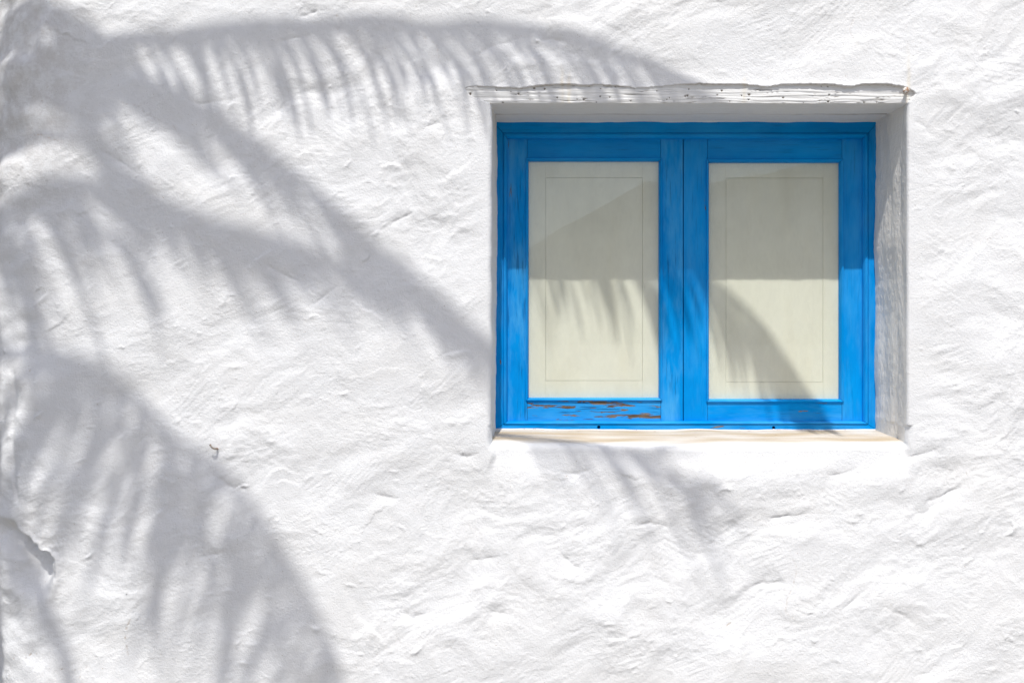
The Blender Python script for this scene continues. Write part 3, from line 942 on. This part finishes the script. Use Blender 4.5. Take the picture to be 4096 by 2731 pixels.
def frond(parent, pts, leaf=0.42, side=0.45, fwd=0.75, droop=1.0, count=58, start=0.10, seed=1, width=0.030, sides=(-1, 1), bias=None, up=0.12, rnd=0.08, tip=0.55, fan=0.0):
    rs = np.random.RandomState(seed)
    path = catmull(pts, 60)
    cum = [0]
    for a, b in zip(path[:-1], path[1:]): cum.append(cum[-1] + (b - a).length)
    L = cum[-1]
    bm = bmesh.new()
    tube(bm, path, [0.019 * (1 - 0.85 * k / 60) + 0.002 for k in range(61)], 7)
    ob = bm_obj('frond', bm, M_RACH, parent)
    bm = bmesh.new()
    for sd in sides:
        for k in range(count):
            f = start + (1 - start) * (k + rs.rand() * 0.9) / count
            s = min(f, 0.999) * L
            i = max(0, min(59, int(np.searchsorted(cum, s)) - 1))
            t = (s - cum[i]) / max(1e-6, cum[i + 1] - cum[i])
            p = path[i].lerp(path[i + 1], t)
            tan = (path[i + 1] - path[i]).normalized()
            sv = tan.cross(Vector((0, 0, 1)))
            if sv.length < 0.1: sv = Vector((0, 1, 0))
            sv.normalize()
            env = min(1.0, 0.62 + 0.9 * f) if f < 0.6 else 1.0 - (1.0 - tip) * ((f - 0.6) / 0.4) ** 1.5
            ln = leaf * max(0.25, min(1.0, env)) * (0.62 + 0.5 * rs.rand())
            rn = rnd * (1 + fan * f * f)
            d = tan * (fwd + 1.5 * rnd * rs.randn()) + sv * sd * (side * (1 + 0.5 * fan * f * f) + rn * rs.randn()) + Vector((0, 0, up + 0.5 * rn * rs.randn()))
            if bias is not None: d += Vector(bias)
            d.normalize()
            nseg = 6
            q = p.copy(); rows = []
            w0 = width * (0.75 + 0.5 * rs.rand())
            dr = droop * (0.75 + 0.5 * rs.rand())
            for j in range(nseg + 1):
                u = j / nseg
                ww = w0 * (0.45 + 1.1 * u if u < 0.35 else 0.84 * (1 - ((u - 0.35) / 0.65) ** 1.6) + 0.04) * 0.5
                acr = d.cross(Vector((0.2 * sd, 0.35, 1.0)))
                if acr.length < 0.05: acr = Vector((1, 0, 0))
                acr.normalize()
                nrm = acr.cross(d)
                rows.append((bm.verts.new(q - acr * ww), bm.verts.new(q + nrm * ww * 0.35), bm.verts.new(q + acr * ww)))
                d = (d + Vector((0, 0, -1)) * dr * (0.10 + 0.30 * u)).normalized()
                q = q + d * (ln / nseg)
            for j in range(nseg):
                bm.faces.new((rows[j][0], rows[j][1], rows[j + 1][1], rows[j + 1][0]))
                bm.faces.new((rows[j][1], rows[j][2], rows[j + 1][2], rows[j + 1][1]))
    me = bpy.data.meshes.new('leaflets')
    bm.to_mesh(me); bm.free()
    link('leaflets', me, M_FROND, ob)
    return ob

def palm():
    base = Vector((CROWN.x - 0.12, CROWN.y - 0.05, 0))
    root = empty('palm_tree', base)
    tag(root, 'feather palm whose fronds cast shade on the white wall', 'palm tree')
    # trunk with leaf-base rings
    N, SEG = 90, 18
    bm = bmesh.new(); rings = []
    rs = np.random.RandomState(3)
    for k in range(N + 1):
        f = k / N
        c = base.lerp(CROWN + Vector((0, 0, -0.05)), f) + Vector((0.10 * math.sin(f * 2.6), 0, 0)) * (1 - f)
        r = 0.16 - 0.055 * f + 0.05 * math.exp(-f * 18) + 0.012 * (k % 3 == 0)
        rings.append([bm.verts.new(c + Vector((math.cos(w), math.sin(w), 0)) * r * (1 + 0.05 * rs.randn())) for w in [2 * math.pi * (q + 0.5 * (k % 2)) / SEG for q in range(SEG)]])
    for k in range(N):
        for q in range(SEG):
            bm.faces.new((rings[k][q], rings[k][(q + 1) % SEG], rings[k + 1][(q + 1) % SEG], rings[k + 1][q]))
    bm.faces.new(rings[-1])
    bm_obj('trunk', bm, M_TRUNK, root)
    def F(lst, **kw):
        return frond(root, [CROWN.copy()] + [sunpt(*p) for p in lst], **kw)
    # A: long frond arching across the top of the picture
    F([(0, 300, 1.68), (300, 215, 1.58), (700, 150, 1.46), (1200, 110, 1.34), (1700, 92, 1.24), (2200, 140, 1.16), (2600, 255, 1.1), (2912, 430, 1.08), (3130, 640, 1.06), (3350, 970, 1.04)],
      leaf=0.52, side=0.04, fwd=0.75, up=-0.28, droop=1.4, count=76, seed=21, width=0.038, rnd=0.06, tip=0.8)
    # B: diagonal frond to the foot of the window
    F([(100, 370, 1.8), (450, 330, 1.86), (800, 430, 1.92), (1060, 610, 1.96), (1350, 850, 2.0), (1700, 1160, 2.02), (1980, 1400, 2.04), (2300, 1650, 2.05), (2560, 1800, 2.05), (2780, 1960, 2.04)],
      leaf=0.40, side=0.07, fwd=1.0, up=-0.22, droop=0.65, count=64, seed=22, width=0.040, rnd=0.06, tip=0.95, fan=3.0)
    # C: just below B
    F([(-20, 720, 1.85), (300, 740, 1.95), (580, 800, 2.02), (850, 910, 2.06), (1200, 990, 2.1), (1550, 1130, 2.12), (1900, 1340, 2.12)],
      leaf=0.38, side=0.06, fwd=1.0, up=-0.15, droop=0.75, count=48, seed=23, width=0.038, start=0.22, rnd=0.08)
    # K: thin old frond behind C
    F([(-60, 700, 1.9), (120, 800, 2.0), (330, 900, 2.05), (480, 1000, 2.08), (600, 1150, 2.1)],
      leaf=0.34, side=0.1, fwd=0.6, up=-0.2, droop=1.0, count=15, seed=33, width=0.030, start=0.2, rnd=0.12)
    # D: low frond to the bottom edge
    F([(-120, 1080, 2.0), (40, 1350, 2.15), (300, 1440, 2.3), (520, 1560, 2.4), (700, 1750, 2.44), (880, 1870, 2.48), (1060, 2100, 2.52), (1210, 2340, 2.54), (1330, 2600, 2.54), (1390, 2800, 2.54)],
      leaf=0.50, side=0.10, fwd=0.30, up=-0.2, droop=0.75, count=44, seed=24, width=0.046, bias=(-0.50, 0, 0), start=0.40, rnd=0.08, tip=0.9)
    # E: lower left
    F([(-200, 1300, 2.1), (-120, 1700, 2.3), (0, 1990, 2.45), (110, 2230, 2.52), (210, 2480, 2.55), (300, 2800, 2.55)],
      leaf=0.28, side=0.12, fwd=1.1, up=0, droop=0.7, count=36, seed=25, width=0.036, start=0.3)
    # F: short frond under B
    F([(20, 470, 1.82), (250, 540, 1.9), (420, 640, 1.95), (620, 820, 2.0), (760, 930, 2.02)],
      leaf=0.26, side=0.08, fwd=1.0, up=-0.1, droop=0.8, count=15, seed=26, width=0.034, start=0.5)
    # G: young short frond by the corner
    F([(-100, 330, 1.74), (60, 250, 1.72), (200, 240, 1.7), (340, 290, 1.68)],
      leaf=0.28, side=0.1, fwd=0.8, up=-0.1, droop=1.0, count=30, seed=27, width=0.036)
    # J: young frond standing above the corner
    F([(-130, 270, 1.72), (0, 130, 1.7), (150, 60, 1.68), (320, 90, 1.66), (460, 190, 1.64)],
      leaf=0.24, side=0.06, fwd=0.7, up=-0.1, droop=1.2, count=20, seed=30, width=0.032, start=0.25)
    # L: one more young frond at the heart of the crown
    F([(-200, 190, 1.75), (-60, 60, 1.74), (90, 10, 1.72), (240, 60, 1.7)],
      leaf=0.26, side=0.08, fwd=0.6, up=-0.1, droop=1.2, count=22, seed=31, width=0.036, start=0.2)
    # I: short frond hanging down by the corner
    F([(-120, 700, 1.9), (0, 900, 2.0), (80, 1120, 2.05), (130, 1400, 2.1)],
      leaf=0.26, side=0.1, fwd=0.9, up=-0.1, droop=0.7, count=22, seed=29, width=0.034, start=0.3)
    # the rest of the crown, on the far side of the trunk from the window
    C = CROWN
    rest = [(175, 0.9, 1.5, 0.4), (150, 0.7, 1.7, 0.9), (205, 0.8, 1.6, 0.2), (235, 0.7, 1.5, 0.5), (128, 0.5, 1.3, 1.3), (190, 0.3, 1.5, -0.5), (222, 0.2, 1.4, -0.8), (160, 0.15, 1.4, -0.6), (255, 0.6, 1.2, 0.0)]
    for q, (a, up, ln, end) in enumerate(rest):
        dv = Vector((math.cos(math.radians(a)), math.sin(math.radians(a)), 0))
        pts = [C.copy(), C + dv * ln * .3 + Vector((0, 0, up * .6)), C + dv * ln * .65 + Vector((0, 0, up * .75 + end * .2)), C + dv * ln + Vector((0, 0, end * .6)), C + dv * ln * 1.2 + Vector((0, 0, end * .6 - 0.5))]
        frond(root, pts, leaf=0.38, side=0.5, fwd=0.7, droop=0.8, count=34, seed=40 + q)
palm()

# ------------------------------------------------------------------ dark shrub glimpsed past the rounded corner, enlarged to keep sky light off it
def shrub():
    base = Vector((-2.50, 0.75, 0))
    root = empty('evergreen_shrub', base)
    tag(root, 'dark evergreen shrub glimpsed past the rounded left corner of the wall, enlarged to block sky light', 'shrub')
    rs = np.random.RandomState(9)
    bm = bmesh.new()
    for k in range(9):
        a = rs.rand() * 6.28; r = 0.5 * rs.rand()
        top = base + Vector((math.cos(a) * r, math.sin(a) * r, 1.6 + 1.3 * rs.rand()))
        tube(bm, [base + Vector((0.05 * math.cos(a), 0.05 * math.sin(a), 0)), base.lerp(top, 0.5) + Vector((0.05, 0.03, 0)), top], [0.03, 0.02, 0.006], 6)
    bm_obj('trunk', bm, M_TWIG, root)
    n = 14000
    th = rs.rand(n) * 6.283; zz = rs.rand(n) ** 0.8 * 3.7 + 0.1
    rad = (0.74 - 0.10 * zz / 3 + 0.12 * np.sin(zz * 5 + th * 3)) * rs.rand(n) ** 0.4
    C = np.stack([base.x + rad * np.cos(th), base.y + rad * np.sin(th), zz], -1)
    d1 = rs.randn(n, 3); d1 /= np.linalg.norm(d1, axis=1)[:, None]
    d2 = np.cross(d1, rs.randn(n, 3)); d2 /= np.linalg.norm(d2, axis=1)[:, None]
    l = (0.035 + 0.03 * rs.rand(n))[:, None]
    V = np.stack([C - d1 * l, C + d2 * l * 0.42, C + d1 * l, C - d2 * l * 0.42], 1).reshape(-1, 3)
    mesh_np('crown', V, np.arange(n * 4).reshape(n, 4), M_SHRUB, root, False)
shrub()
